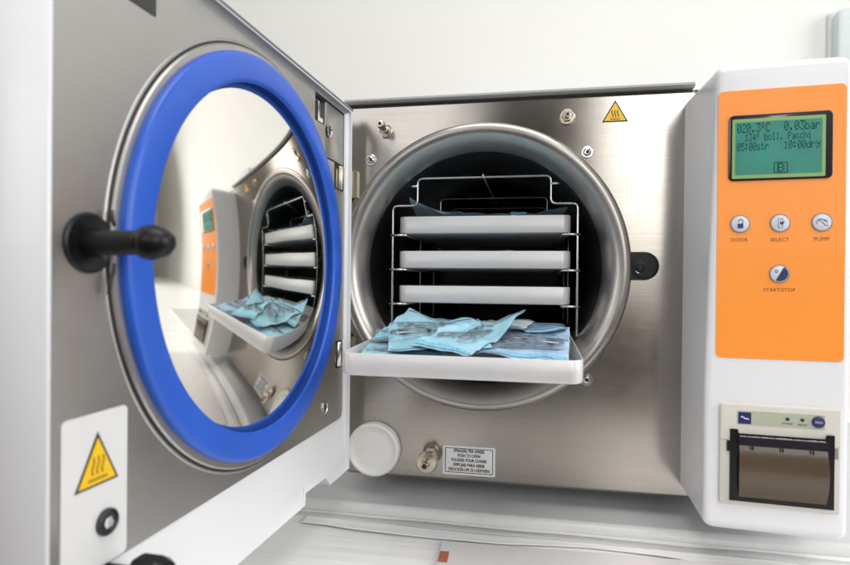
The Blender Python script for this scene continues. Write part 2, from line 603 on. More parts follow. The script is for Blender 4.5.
def screw(x, z, r=0.006, parent=AC, sgn=-1, base=0.0, name='screw', dark=False):
    mb = MB()
    mb.lathe([(r, 0.0003), (r, 0.0010), (r * 0.93, 0.0013)], (x, sgn * base * 1.0, z), sgn=sgn, n=28)
    mb.lathe([(r * 0.68, 0.0013), (r * 0.66, 0.0026), (r * 0.55, 0.0034), (r * 0.42, 0.0037), (r * 0.40, 0.0024), (r * 0.1, 0.0022)], (x, sgn * base, z), sgn=sgn, n=24)
    s = mb.out(name, m_screw, parent, smooth=True, auto=35)
    MB().plate(circ(x, z, r * 0.30, 6), sgn * (base + 0.0025), sgn * (base + 0.0030)).out('socket', m_ink, s)
    return s


screw(0.0275, 0.3443)
screw(0.2555, 0.3455)
screw(0.2570, 0.1138)
screw(0.0275, 0.1138)
# hose nipple top left, slanting out; stub top middle
mb = MB()
mb.lathe([(0.0075, 0.0), (0.0075, 0.003), (0.006, 0.0034)], (0.0445, 0, 0.3745), sgn=-1, n=6)
mb.lathe([(0.0042, 0.003), (0.0042, 0.010), (0.0033, 0.011), (0.0033, 0.016), (0.0043, 0.017), (0.0043, 0.021), (0.0035, 0.0225), (0.0035, 0.0275), (0.0028, 0.028)],
         (0.0445, 0, 0.3760), sgn=-1, n=20)
nz = mb.out('hose_nipple', m_brass, AC, smooth=True, auto=35)
MB().plate(circ(0.0445, 0.3760, 0.0019, 16), -0.0278, -0.0284).out('bore', m_dark, nz)
mb = MB()
mb.lathe([(0.0080, 0.0), (0.0080, 0.0018), (0.0072, 0.0026)], (0.2353, 0, 0.3822), sgn=-1, n=30)
mb.lathe([(0.0056, 0.0022), (0.0056, 0.005), (0.0048, 0.0058)], (0.2353, 0, 0.3822), sgn=-1, n=6)
mb.lathe([(0.0030, 0.005), (0.0030, 0.0095), (0.0022, 0.0102)], (0.2353, 0, 0.3825), sgn=-1, n=16)
nz = mb.out('vent_fitting', m_brass, AC, smooth=True, auto=35)
MB().plate(circ(0.2353, 0.3825, 0.0016, 12), -0.0100, -0.0106).out('bore', m_dark, nz)

# white cap lower left
mb = MB()
cx, cz = 0.0345, 0.0297
mb.lathe([(0.0290, 0.0), (0.0290, 0.0065), (0.0283, 0.0085), (0.0268, 0.0092), (0.0252, 0.0088), (0.0240, 0.0076), (0.018, 0.0074), (0.001, 0.0072)], (cx, 0, cz), sgn=-1, n=64)
mb.out('filter_cap', m_whitecap, AC, smooth=True, auto=50)
# drain coupling
mb = MB()
cx, cz = 0.0960, 0.0245
mb.lathe([(0.0085, 0.0), (0.0085, 0.005), (0.0075, 0.006)], (cx, 0, cz), sgn=-1, n=6)
mb.lathe([(0.0060, 0.005), (0.0060, 0.008), (0.0085, 0.0085), (0.0088, 0.012), (0.0062, 0.0128), (0.0062, 0.016)], (cx, 0, cz), sgn=-1, n=28)
mb.lathe([(0.0060, 0.0155), (0.0108, 0.0165), (0.0113, 0.0185), (0.0113, 0.0215), (0.0100, 0.0232), (0.005, 0.0240)], (cx, 0, cz), sgn=-1, n=32)
mb.lathe([(0.0050, 0.0235), (0.0042, 0.0260), (0.0040, 0.0330), (0.0034, 0.0340)], (cx, 0, cz), sgn=-1, n=24)
dv = mb.out('drain_coupling', m_brass, AC, smooth=True, auto=35)
MB().plate(circ(cx, cz, 0.0027, 18), -0.0338, -0.0345).out('bore', m_dark, dv)

# instruction label
lb = MB().plate(rrect(0.1098, 0.0072, 0.1655, 0.0378, 0.0012), -0.0001, -0.0004).out('instruction_label', m_paper, AC)
mb = MB()
x0, z0, x1, z1 = 0.1122, 0.0094, 0.1632, 0.0357
mb.plate(rrect(x0, z0, x1, z1, 0.0006, 2), -0.00045, -0.00055, 0, [rrect(x0 + .0007, z0 + .0007, x1 - .0007, z1 - .0007, 0.0004, 2)])
mb.out('border', m_ink, lb)
lines = ['SPINGERE PER APRIRE', 'PUSH TO OPEN', 'POUSSER POUR OUVRIR', 'EMPUJAR PARA ABRIR', 'DRUCKEN UM ZU OEFFNEN']
it = [(t_, (x0 + x1) / 2, 0.0326 - i * 0.00495, 0.0049, 0.70, 'CENTER') for i, t_ in enumerate(lines)]
it += [(t_, (x0 + x1) / 2 + 0.00022, z + 0.0001, s_, xs, a_) for t_, _, z, s_, xs, a_ in it]
text(it, 'lettering', m_ink, lb, -0.0006)


def warning(parent, cx, zb, wd, ht, y, sg, thick=0.0012, name='warning_label'):
    T = lambda k, dz=0: [(cx - wd / 2 * k, zb + dz), (cx + wd / 2 * k, zb + dz), (cx, zb + ht * k + dz)]
    a = MB().plate(T(1.0), y, y + sg * 0.0003).out(name, m_ink, parent)
    k = 1 - 3.0 * thick / ht * 1.0
    MB().plate(T(k, thick), y + sg * 0.00032, y + sg * 0.0005).out('yellow_field', m_yellow, a)
    mb = MB()
    u = ht / 22.0
    for i in (-1, 0, 1):
        pts = []
        for q in range(17):
            t = q / 16
            pts.append((cx + i * 2.7 * u + math.sin(t * 2 * PI) * 0.62 * u, zb + (4.6 + t * 7.2) * u))
        rib = stroke(pts, 0.95 * u)
        n = len(rib) // 2
        v = [(x, y + sg * 0.0006, z) for x, z in rib]
        mb.add(v, [(j, j + 1, 2 * n - 2 - j, 2 * n - 1 - j) for j in range(n - 1)])
    mb.add([(cx - 4.8 * u, y + sg * 0.0006, zb + 2.4 * u), (cx + 4.8 * u, y + sg * 0.0006, zb + 2.4 * u),
            (cx + 4.8 * u, y + sg * 0.0006, zb + 3.2 * u), (cx - 4.8 * u, y + sg * 0.0006, zb + 3.2 * u)], [(0, 1, 2, 3)])
    mb.out('heat_symbol', m_ink, a)
    return a


warning(AC, 0.2822, 0.3752, 0.0253, 0.0218, -0.0001, -1)

# ------------------------------------------------------------------ door (local frame: x from the hinge, y out of the inner face, z up)
DOOR_LOC = (0.0064, -0.0189, 0.0)
DOOR_RZ = math.atan2(-0.99913044, -0.04169369)
S0, S1 = 0.0060, 0.3722
OL = 0.008
outr, inr = [], []
# bottom edge from hinge to free end, then up, back along the top
bot = [(0.0565, 0.0138), (0.0690, 0.0245), (0.1125, 0.0258), (0.1130, 0.0153)]
outr += [(S0, 0.0135)] + bot + [(0.20, 0.0158), (S1 - 0.004, 0.0165), (S1, 0.0205)]
inr += [(0.0125, 0.071), (0.0565, 0.071), (0.0690, 0.071), (0.1125, 0.071), (0.1130, 0.071), (0.20, 0.071), (0.366, 0.071), (0.3665, 0.0715)]
outr += [(S1, 0.388), (S1 - 0.004, 0.392), (0.20, 0.3920), (0.11, 0.3918), (0.06, 0.3916), (0.03, 0.3915), (0.012, 0.3914), (S0, 0.3913)]
inr += [(0.3665, 0.3865), (0.366, 0.387), (0.20, 0.387), (0.11, 0.387), (0.06, 0.387), (0.03, 0.387), (0.0125, 0.387), (0.0122, 0.3868)]
mb = MB()


def scl(L, d):
    o_ = []
    for x, z in L:
        o_.append((x + (d if x < 0.18 else -d), z + (d if z < 0.2 else -d)))
    return o_


flat = [(x, 0.0150 if 0.05 < x < 0.115 and z < 0.1 else z) for x, z in outr]


def mixl(k, y, L):
    return [(a[0] * k + b[0] * (1 - k), y, a[1] * k + b[1] * (1 - k)) for a, b in zip(L, inr)]


loops = [[(x, 0.001, z) for x, z in inr], mixl(0.25, 0.0018, flat), mixl(0.50, 0.0032, flat), mixl(0.72, 0.0050, flat),
         [(x, OL - 0.0008, z) for x, z in scl(outr, 0.0022)],
         [(x, OL, z) for x, z in scl(outr, 0.0010)],
         [(x, OL - 0.001, z) for x, z in outr],
         [(x, -0.05, z) for x, z in outr],
         [(x, -0.058, z) for x, z in scl(outr, 0.003)],
         [(x, -0.062, z) for x, z in scl(outr, 0.010)]]
mb.loft(loops, False, True)
DOOR = mb.out('door', m_white, AC, smooth=True, auto=50, loc=DOOR_LOC, rz=DOOR_RZ)
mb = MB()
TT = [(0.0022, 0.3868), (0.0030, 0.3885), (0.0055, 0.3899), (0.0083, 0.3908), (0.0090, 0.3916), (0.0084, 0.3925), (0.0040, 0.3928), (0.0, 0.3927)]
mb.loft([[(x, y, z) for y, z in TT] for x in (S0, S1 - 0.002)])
mb.out('shade_grey_lip', m_plate_lipshade, DOOR, smooth=True, auto=60)  # grey strip over the white shell's lip, painting its underside shade
# steel inner panel
SB, ZB = 0.1823, 0.228
pan = [(0.3665, 0.0700), (0.030, 0.0700)] + [(0.0222 + 0.009 * math.cos(R(a)), 0.0790 + 0.009 * math.sin(R(a))) for a in (-100, -120, -140, -160, -180)][0:5]
pan += [(0.0128, 0.123), (0.0340, 0.123), (0.0340, 0.151), (0.0128, 0.151), (0.0128, 0.304), (0.041, 0.304), (0.041, 0.330), (0.066, 0.330),
        (0.066, 0.360), (0.088, 0.360), (0.088, 0.3872), (0.3665, 0.3872)]
mb = MB().plate(pan, -0.006, 0.0022, 0, [circ(SB, ZB, 0.128, 144)])
DS = mb.out('inner_panel', m_dsteel, DOOR)
# backing behind cut-outs
MB().plate([(0.0128, 0.0745), (0.1, 0.0745), (0.1, 0.3865), (0.0128, 0.3865)], -0.0075, -0.0065).out('backing_plate', m_plate_lipshade, DOOR)
# hinge-side plate with slot
MB().plate(rrect(0.0145, 0.332, 0.062, 0.3850, 0.003), -0.0055, 0.0012, 0.0008).out('hinge_plate', m_dsteel, DOOR, smooth=True, auto=40)
MB().plate([(0.0685, 0.3615), (0.080, 0.3615), (0.080, 0.380), (0.076, 0.380), (0.076, 0.3655), (0.0685, 0.3655)], -0.005, 0.0015).out('clip', m_wire, DOOR)


def door_screw(s, z, r):
    mb = MB()
    mb.lathe([(r, 0.0), (r, 0.0012), (r * 0.75, 0.0016), (r * 0.68, 0.0003)], (s, 0.0022, z), n=28)
    a = mb.out('screw', m_wire, DOOR, smooth=True, auto=35)
    MB().plate(circ(s, z, r * 0.66, 20), 0.0023, 0.0028).out('socket', m_ink, a)


door_screw(0.0555, 0.3580, 0.0062)
door_screw(0.0600, 0.0895, 0.0060)


def duv(v):
    a = math.atan2(v.z - ZB, v.x - SB)
    return (a * 0.14, math.hypot(v.z - ZB, v.x - SB))


# raised steel ring and groove round the gasket
MB().lathe([(0.1545, 0.0020), (0.1540, 0.0027), (0.1530, 0.0029), (0.1522, 0.0024)], (SB, 0, ZB), n=160, cap0=False, cap1=False).out('outer_ring', m_dsteel, DOOR, smooth=True, uvs=duv)
MB().lathe([(0.1524, 0.0023), (0.1524, 0.0026), (0.1512, 0.0026), (0.1512, 0.0023)], (SB, 0, ZB), n=160, cap0=False, cap1=False).out('groove', m_dark, DOOR)
MB().lathe([(0.1513, 0.0015), (0.1512, 0.0040), (0.1502, 0.0050), (0.1460, 0.0052), (0.1455, 0.003)], (SB, 0, ZB), n=160, cap0=False, cap1=False).out('gasket_seat', m_dsteel, DOOR, smooth=True, auto=40, uvs=duv)
# blue gasket
prof = [(0.1452, 0.000), (0.1462, 0.0030), (0.1465, 0.0068), (0.1460, 0.0086), (0.1448, 0.0096), (0.142, 0.0100), (0.1350, 0.0101), (0.1290, 0.0100), (0.1272, 0.0096), (0.1264, 0.0088),
        (0.1263, 0.0078), (0.1270, 0.0066), (0.1290, 0.0050), (0.1305, 0.0030), (0.1308, 0.000)]
MB().lathe(prof, (SB, 0, ZB), n=160, cap0=False, cap1=False).out('gasket', m_blue, DOOR, smooth=True)
# domed mirror-polished dish
prof = []
SAG, RAD, EDGE = 0.0235, 0.1306, 0.0018
for k in range(33):
    t = 1 - k / 32
    y = EDGE + SAG * (1 - t ** 2.2)
    prof.append((max(RAD * t, 0.0003), y))
MB().lathe(prof, (SB, 0, ZB), n=160, cap0=False).out('dish', m_mirror, DOOR, smooth=True, uvs=duv)
# latch: socket, arm with rounded head
PS, PZ = 0.3448, 0.2296
mb = MB()
mb.lathe([(0.0146, 0.0023), (0.0146, 0.0032), (0.0135, 0.0038), (0.0120, 0.0034), (0.0112, 0.0028), (0.004, 0.0026)], (PS, 0, PZ), n=40, cap0=False)
lt = mb.out('latch', m_black, DOOR, smooth=True, auto=40)
mb = MB()
mb.lathe([(0.0066, 0.0026), (0.0066, 0.008), (0.0060, 0.011), (0.0058, 0.0300), (0.0061, 0.0320), (0.0078, 0.0335), (0.0082, 0.0370), (0.0080, 0.0400), (0.0066, 0.0440), (0.0040, 0.0470), (0.0006, 0.0480)],
         (PS, 0, PZ), n=32, cap0=False)
mb.out('pin', m_black, lt, smooth=True, auto=60)
mb = MB()
mb.tube([(0.3320, 0.0052, 0.2200), (0.3335, 0.0062, 0.2155), (0.3355, 0.0062, 0.2125), (0.3362, 0.0058, 0.2050)], 0.0009, 8)
mb.tube([(0.3320, 0.0052, 0.2392), (0.3345, 0.0062, 0.2420), (0.3350, 0.0062, 0.2465)], 0.0009, 8)
mb.out('spring', m_ink, lt, smooth=True)
# warning plate on the door
wp = MB().plate(rrect(0.3195, 0.0712, 0.3600, 0.1475, 0.003), 0.0023, 0.0028).out('warning_plate', m_paper, DOOR)
T0 = 0.0029
sx0, sx1 = 0.3528, 0.3258
MB().plate([(sx0, 0.1120), (sx1, 0.1120), ((sx0 + sx1) / 2, 0.1382)], T0, T0 + 0.0002).out('warning_triangle', m_ink, wp)
mb = MB().plate([(sx0 - 0.0020, 0.1132), (sx1 + 0.0020, 0.1132), ((sx0 + sx1) / 2, 0.1353)], T0 + 0.00025, T0 + 0.0004)
mb.out('yellow_field', m_yellow, wp)
mb = MB()
m_faint = mat('faded_brown', (0.40, 0.22, 0.01), 0.45)
cxx = (sx0 + sx1) / 2
for i in (-1, 0, 1):
    pts = [(cxx + i * 0.0030 + math.sin(q / 16 * 2 * PI) * 0.0006, 0.1178 + q / 16 * 0.0085) for q in range(17)]
    rib = stroke(pts, 0.0013)
    n = len(rib) // 2
    mb.add([(x, T0 + 0.0005, z) for x, z in rib], [(j, j + 1, 2 * n - 2 - j, 2 * n - 1 - j) for j in range(n - 1)])
mb.add([(cxx - 0.006, T0 + .0005, 0.1148), (cxx + 0.006, T0 + .0005, 0.1148), (cxx + 0.006, T0 + .0005, 0.1162), (cxx - 0.006, T0 + .0005, 0.1162)], [(0, 1, 2, 3)])
mb.out('heat_symbol', m_faint, wp)
# screw through the plate
mb = MB()
mb.lathe([(0.0066, 0.0), (0.0066, 0.0018), (0.0058, 0.0026), (0.0048, 0.0010), (0.003, 0.0008)], (0.3335, 0.0028, 0.0920), n=32)
a = mb.out('bolt_recess', m_ink, DOOR, smooth=True, auto=40)
MB().lathe([(0.0030, 0.0), (0.0030, 0.0022), (0.0022, 0.0030)], (0.3340, 0.0030, 0.0920), n=6).out('bolt', m_screw, a)
# black knob at the bottom free corner
mb = MB()
mb.lathe([(0.004, 0.002), (0.004, 0.018), (0.0095, 0.0195), (0.0105, 0.022), (0.0105, 0.032), (0.0085, 0.036), (0.002, 0.038)], (0.332, 0, 0.0665), n=10)
mb.out('knob', m_black, DOOR, smooth=True, auto=25)
MB().plate([(0.300, 0.3575), (0.3215, 0.3575), (0.325, 0.366), (0.325, 0.380), (0.300, 0.380)], 0.0023, 0.0027).out('slot', m_ink, DOOR)
# hinges
for z0, z1 in ((0.304, 0.331), (0.123, 0.151)):
    mb = MB()
    mb.lathe([(0.0042, z0 + 0.0015), (0.0045, z0 + 0.002), (0.0045, z1 - 0.002), (0.0042, z1 - 0.0015)], (0.022, 0.0005, 0), axis='z', n=20)
    mb.box((0.0245, -0.0062, z0 + 0.003), (0.0395 if z0 > .2 else 0.033, -0.0035, z1 - 0.003))
    mb.out('hinge', m_gold if z0 > .2 else m_wire, DOOR, smooth=True, auto=35)
for z0, z1 in ((0.300, 0.335), (0.120, 0.154)):
    mb = MB()
    mb.tube([(0.0045, -0.006, z0), (0.0045, -0.006, z1)], 0.0032, 16)
    mb.box((0.0045, -0.004, z0 + 0.003), (0.013, -0.0005, z1 - 0.003))
    mb.out('hinge_bracket', m_gold, AC, smooth=True, auto=35)

# ------------------------------------------------------------------ console
CL, CRZ = (0.3475, -0.092, 0.0), R(-4.5)
ce = Vector((math.cos(R(4.5)), -math.sin(R(4.5)), 0))
cn = Vector((-math.sin(R(4.5)), -math.cos(R(4.5)), 0))


def console_section(z, inset, fr):
    lx = -0.0035 + 0.0062 * max(0, min(1, (z - 0.13) / 0.25))
    A = Vector(CL) + ce * (lx + inset) - cn * inset
    B = Vector(CL) + ce * (0.1003 - inset) - cn * inset
    r = 0.0055
    bl = Vector((0.3475 + inset + 0.0008, 0.011, 0))
    br = Vector((0.4555 - inset, 0.011, 0))
    pts = [bl]
    dl = (bl - A).normalized()
    for k in range(7):
        t = k / 6
        p0, p1, p2 = A + dl * r, A, A + ce * r
        pts.append(p0 * (1 - t) ** 2 + p1 * 2 * t * (1 - t) + p2 * t ** 2)
    dr = (br - B).normalized()
    for k in range(7):
        t = k / 6
        p0, p1, p2 = B - ce * r, B, B + dr * r
        pts.append(p0 * (1 - t) ** 2 + p1 * 2 * t * (1 - t) + p2 * t ** 2)
    pts.append(br)
    return [(p.x, p.y, z) for p in pts]


mb = MB()
secs = []
zb_, zt_, r_ = 0.0085, 0.3950, 0.0090
for k in range(6):
    t = k / 5 * PI / 2
    secs.append(console_section(zb_ + r_ * (1 - math.sin(t)), r_ * (1 - math.cos(t)), 0))
secs = [console_section(zb_ + r_ * (1 - math.cos(k / 6 * PI / 2)), r_ * (1 - math.sin(k / 6 * PI / 2)), 0) for k in range(7)]
for z in (0.1, 0.13, 0.2, 0.25, 0.3, 0.35, 0.38):
    secs.append(console_section(z, 0, 0))
secs += [console_section(zt_ - r_ * (1 - math.sin(k / 6 * PI / 2)), r_ * (1 - math.cos(k / 6 * PI / 2)), 0) for k in range(7)]
mb.loft(secs)
mb.out('console_housing', m_white, AC, smooth=True, auto=50)
# parts in the console's own flat frame (x along the face, outwards is -y)


def cpart(mb, name, m, parent=AC, **k):
    if parent is AC:
        return mb.out(name, m, AC, loc=CL, rz=CRZ, **k)
    return mb.out(name, m, parent, **k)


cp = cpart(MB().plate(rrect(0.0042, 0.1520, 0.0958, 0.3714, 0.0042), 0.0, -0.0006, 0.0002), 'control_panel', m_orange)
text([('DOOR', 0.0208, 0.2488, 0.0042, 1.0, 'CENTER'), ('SELECT', 0.0500, 0.2487, 0.0042, 1.0, 'CENTER'),
      ('PUMP', 0.0795, 0.2489, 0.0042, 1.05, 'CENTER'), ('START/STOP', 0.0502, 0.2082, 0.0041, 1.0, 'CENTER')], 'lettering', m_brownink, cp, -0.0007)
# buttons
BT = [(0.0213, 0.2620), (0.0503, 0.2622), (0.0796, 0.2624), (0.0502, 0.2213)]
icons = []
for i, (x, z) in enumerate(BT):
    mb = MB()
    mb.lathe([(0.0074, 0.0005), (0.0074, 0.0012), (0.0068, 0.0015), (0.0066, 0.0009)], (x, 0, z), sgn=-1, n=40, cap0=False, cap1=False)
    b = cpart(mb, 'control_button', m_gring, smooth=True, auto=40)
    MB().lathe([(0.0067, 0.0005), (0.0066, 0.0012), (0.0060, 0.0015), (0.001, 0.0016)], (x, 0, z), sgn=-1, n=40).out('button_face', m_lgrey, b, smooth=True, auto=50)
    mb = MB()
    y = -0.0018

    def ribbon(pts, wd, closed=False):
        rib = stroke(pts, wd)
        n = len(rib) // 2
        mb.add([(a, y, c) for a, c in rib], [(j, j + 1, 2 * n - 2 - j, 2 * n - 1 - j) for j in range(n - 1)])
    if i == 0:
        mb.plate(rrect(x - 0.0021, z - 0.0036, x + 0.0021, z + 0.0002, 0.0004, 2), -0.0014, y)
        ribbon([(x + 0.0016, z), (x + 0.0017, z + 0.0020)] + arc(x + 0.0002, z + 0.0022, 0.0015, 0, 180, 10) + [(x - 0.0013, z + 0.0015)], 0.0006)
    elif i == 1:
        ribbon([(x - 0.0016, z - 0.0038), (x + 0.0014, z - 0.0038), (x + 0.0014, z + 0.0040), (x - 0.0016, z + 0.0040), (x - 0.0016, z - 0.0037)], 0.0004)
        mb.add([(x - .0004, y, z - .0012), (x + .0020, y, z - .0012), (x + .0030, y, z + .0022), (x + .0012, y, z + .0004), (x - .0004, y, z + .0016)], [(0, 1, 2, 3, 4)])
        ribbon([(x - .001, z + .0030), (x + .0009, z + .0030)], 0.0004)
    elif i == 2:
        ribbon(arc(x - 0.001, z - 0.0004, 0.0028, 200, 60, 10) + [(x + 0.002, z + 0.0016), (x + 0.0036, z + 0.0012)], 0.0005)
        ribbon([(x - 0.0034, z + 0.0024), (x + 0.0005, z - 0.0005), (x + 0.0018, z - 0.0024), (x + 0.0040, z - 0.0028)], 0.0005)
        ribbon([(x - 0.0010, z + 0.0030), (x + 0.0022, z + 0.0006), (x + 0.0036, z - 0.0006)], 0.0004)
    else:
        a0 = 62
        P = arc(x, z, 0.0060, a0 - 180, a0, 20)
        mb.add([(a, y, c) for a, c in P], [tuple(range(len(P)))])
        ribbon([(x - 0.0024 + 0.0010 * math.cos(R(q)), z + 0.0020 + 0.0010 * math.sin(R(q))) for q in range(0, 361, 30)], 0.0005)
    mb.out('icon', m_navy, b)
# display
lcd = cpart(MB().plate(rrect(0.0118, 0.2970, 0.0864, 0.3508, 0.0042), -0.0002, -0.0016, 0.0005), 'display', m_lcdbez, smooth=True, auto=40)
MB().plate(rrect(0.0146, 0.2988, 0.0812, 0.3474, 0.0008, 2), -0.0015, -0.0018).out('backlight_border', m_lcdg, lcd)
MB().plate(rrect(0.0168, 0.3018, 0.0788, 0.3447, 0.0008, 2), -0.00185, -0.0020).out('screen', m_lcd, lcd)
tx = [('020.3°C', 0.0176, 0.3396, 0.0076, 0.92, 'LEFT'), ('0.03bar', 0.0780, 0.3398, 0.0076, 0.90, 'RIGHT'),
      ('134° boll. Pacchi', 0.0478, 0.3322, 0.0064, 0.90, 'CENTER'),
      ('05:00str', 0.0176, 0.3245, 0.0070, 0.86, 'LEFT'), ('10:00dry', 0.0780, 0.3248, 0.0070, 0.86, 'RIGHT'), ('B', 0.0500, 0.3065, 0.0072, 1.0, 'CENTER')]
FONT = {'0': '01110 10001 10011 10101 11001 10001 01110', '1': '00100 01100 00100 00100 00100 00100 01110', '2': '01110 10001 00001 00110 01000 10000 11111',
        '3': '11111 00010 00100 00010 00001 10001 01110', '4': '00010 00110 01010 10010 11111 00010 00010', '5': '11111 10000 11110 00001 00001 10001 01110',
        '.': '00000 00000 00000 00000 00000 01100 01100', ':': '00000 01100 01100 00000 01100 01100 00000', '°': '01100 10010 10010 01100 00000 00000 00000',
        'C': '01110 10001 10000 10000 10000 10001 01110', 'b': '10000 10000 10110 11001 10001 10001 11110', 'a': '00000 00000 01110 00001 01111 10001 01111',
        'r': '00000 00000 10110 11001 10000 10000 10000', 'o': '00000 00000 01110 10001 10001 10001 01110', 'l': '01100 00100 00100 00100 00100 00100 01110',
        'P': '11110 10001 10001 11110 10000 10000 10000', 'c': '00000 00000 01110 10000 10000 10001 01110', 'h': '10000 10000 10110 11001 10001 10001 10001',
        'i': '00100 00000 01100 00100 00100 00100 01110', 's': '00000 00000 01110 10000 01110 00001 11110', 't': '01000 01000 11100 01000 01000 01001 00110',
        'd': '00001 00001 01101 10011 10001 10001 01111', 'y': '00000 10001 10001 01111 00001 10001 01110', 'B': '11110 10001 10001 11110 10001 10001 11110'}
mb = MB()
for st, x0, x1, zc, hh in (('020.3°C', 0.0180, 0.0425, 0.3398, 0.0074), ('0.03bar', 0.0520, 0.0778, 0.3400, 0.0074), ('134° boll. Pacchi', 0.0238, 0.0716, 0.3322, 0.0060),
                           ('05:00str', 0.0180, 0.0415, 0.3246, 0.0066), ('10:00dry', 0.0520, 0.0776, 0.3248, 0.0066), ('B', 0.0474, 0.0532, 0.3068, 0.0068)):
    pitch = (x1 - x0) / len(st)
    pw, ph = pitch / 5.8, hh / 7
    for ci, ch in enumerate(st):
        if ch == ' ':
            continue
        for ry, row in enumerate(FONT[ch].split()):
            for rx_, bit in enumerate(row):
                if bit == '1':
                    xa = x0 + ci * pitch + rx_ * pw
                    za = zc + hh / 2 - (ry + 1) * ph
                    mb.add([(xa, -0.0021, za), (xa + pw * 0.93, -0.0021, za), (xa + pw * 0.93, -0.0021, za + ph * 0.93), (xa, -0.0021, za + ph * 0.93)], [(0, 1, 2, 3)])
mb.out('display_text', m_lcdtxt, lcd)
x0, x1, z0, z1 = 0.0450, 0.0548, 0.3024, 0.3112
MB().plate(rrect(x0, z0, x1, z1, 0.0003, 1), -0.00205, -0.0022, 0, [rrect(x0 + .0005, z0 + .0005, x1 - .0005, z1 - .0005, 0.0002, 1)]).out('cycle_frame', m_lcdtxt, lcd)
# printer
pr = cpart(MB().plate(rrect(0.0075, 0.0325, 0.0932, 0.1145, 0.0018), 0.0, -0.0034, 0.0008), 'printer', m_beige, smooth=True, auto=40)
MB().plate(rrect(0.0200, 0.0985, 0.0822, 0.1098, 0.0006), -0.0033, -0.0036).out('status_strip', m_strip, pr)
MB().plate(rrect(0.0208, 0.0992, 0.0302, 0.1086, 0.0004), -0.0035, -0.0038).out('logo_tile', m_navy, pr)
mb = MB()
rib = stroke([(0.0226, 0.1050), (0.0245, 0.1046), (0.0256, 0.1034), (0.0270, 0.1036), (0.0286, 0.1030)], 0.0010)
n = len(rib) // 2
mb.add([(a, -0.0040, c) for a, c in rib], [(j, j + 1, 2 * n - 2 - j, 2 * n - 1 - j) for j in range(n - 1)])
mb.out('logo_mark', m_lgrey, pr)
for x in (0.0563, 0.0667):
    MB().lathe([(0.0014, 0.0), (0.0013, 0.0007), (0.0006, 0.0010)], (x, -0.0035, 0.1052), sgn=-1, n=16).out('indicator_lamp', m_ink, pr, smooth=True)
text([('POWER', 0.0563, 0.1014, 0.0022, 1.0, 'CENTER'), ('ERROR', 0.0667, 0.1012, 0.0022, 1.0, 'CENTER')], 'lettering', m_ink, pr, -0.0038)
fb = MB().lathe([(0.0046, 0.0), (0.0045, 0.0010), (0.0038, 0.0014), (0.001, 0.0014)], (0.0777, -0.0035, 0.1043), sgn=-1, n=32).out('feed_button', m_navy, pr, smooth=True, auto=50)
text([('FEED', 0.0777, 0.1043, 0.0026, 1.0, 'CENTER')], 'lettering', m_lgrey, fb, -0.0051)
# paper cover
mb = MB().plate([(0.0148, 0.0362), (0.0888, 0.0362), (0.0888, 0.0945), (0.0836, 0.0945), (0.0828, 0.0912), (0.0212, 0.0912), (0.0204, 0.0945), (0.0148, 0.0945)], -0.0030, -0.0046)
cv = mb.out('paper_cover', m_black, pr)
mb = MB()
loops = []
for k in range(9):
    z = 0.0400 + k / 8 * 0.0440
    yy = -0.0047 - 0.0030 * math.sin(k / 8 * PI) ** 0.7
    loops.append([(0.0215 - 0.0006 * math.sin(k / 8 * PI), yy, z), (0.0835 + 0.0012 * math.sin(k / 8 * PI), yy, z)])
vv = [p for L in loops for p in L]
mb.add(vv, [(2 * k, 2 * k + 1, 2 * k + 3, 2 * k + 2) for k in range(8)])
mb.out('smoked_window', m_pglass, pr, smooth=True)
mb = MB().box((0.0205, -0.0085, 0.0828), (0.0840, -0.0040, 0.0895))
for x in (0.0298, 0.0510, 0.0722):
    mb.box((x, -0.0088, 0.0795), (x + 0.0012, -0.0084, 0.0826))
mb.out('tear_bar', m_plate_lipshade if False else m_lcdbez, pr)
# torn paper edge
random.seed(3)
mb = MB()
n = 60
top, botm = [], []
for k in range(n + 1):
    x = 0.0215 + k / n * 0.0605
    botm.append((x, -0.0060, 0.0885))
    top.append((x, -0.0064, 0.0897 + 0.0013 * noise.noise(Vector((x * 900, 2, 0))) ** 2 + random.random() * 0.0005))
mb.add(botm + top, [(i, i + 1, n + 2 + i, n + 1 + i) for i in range(n)])
mb.out('paper_edge', m_paper, pr)
for sx_ in (0.0137, 0.0900):
    MB().box((sx_ - 0.0012, -0.0050, 0.0765), (sx_ + 0.0012, -0.0030, 0.0848)).out('cover_catch', m_black if sx_ < .05 else m_gring, pr)
MB().box((0.0075, -0.00355, 0.0852), (0.0134, -0.00345, 0.0855)).out('seam', m_gring, pr)
MB().box((0.0915, -0.00355, 0.0852), (0.0932, -0.00345, 0.0855)).out('seam', m_gring, pr)

# ------------------------------------------------------------------ rack
RK = thing('wire_rack', 'bent steel wire tray rack standing inside the round chamber', 'rack', (XR, 0.02, 0.13))


def bend(pts, r=0.006, n=5):
    out = [Vector(pts[0])]
    for i in range(1, len(pts) - 1):
        a, b, c = Vector(pts[i - 1]), Vector(pts[i]), Vector(pts[i + 1])
        p0 = b + (a - b).normalized() * r
        p2 = b + (c - b).normalized() * r
        for k in range(n + 1):
            t = k / n
            out.append(p0 * (1 - t) ** 2 + b * 2 * t * (1 - t) + p2 * t ** 2)
    out.append(Vector(pts[-1]))
    return out


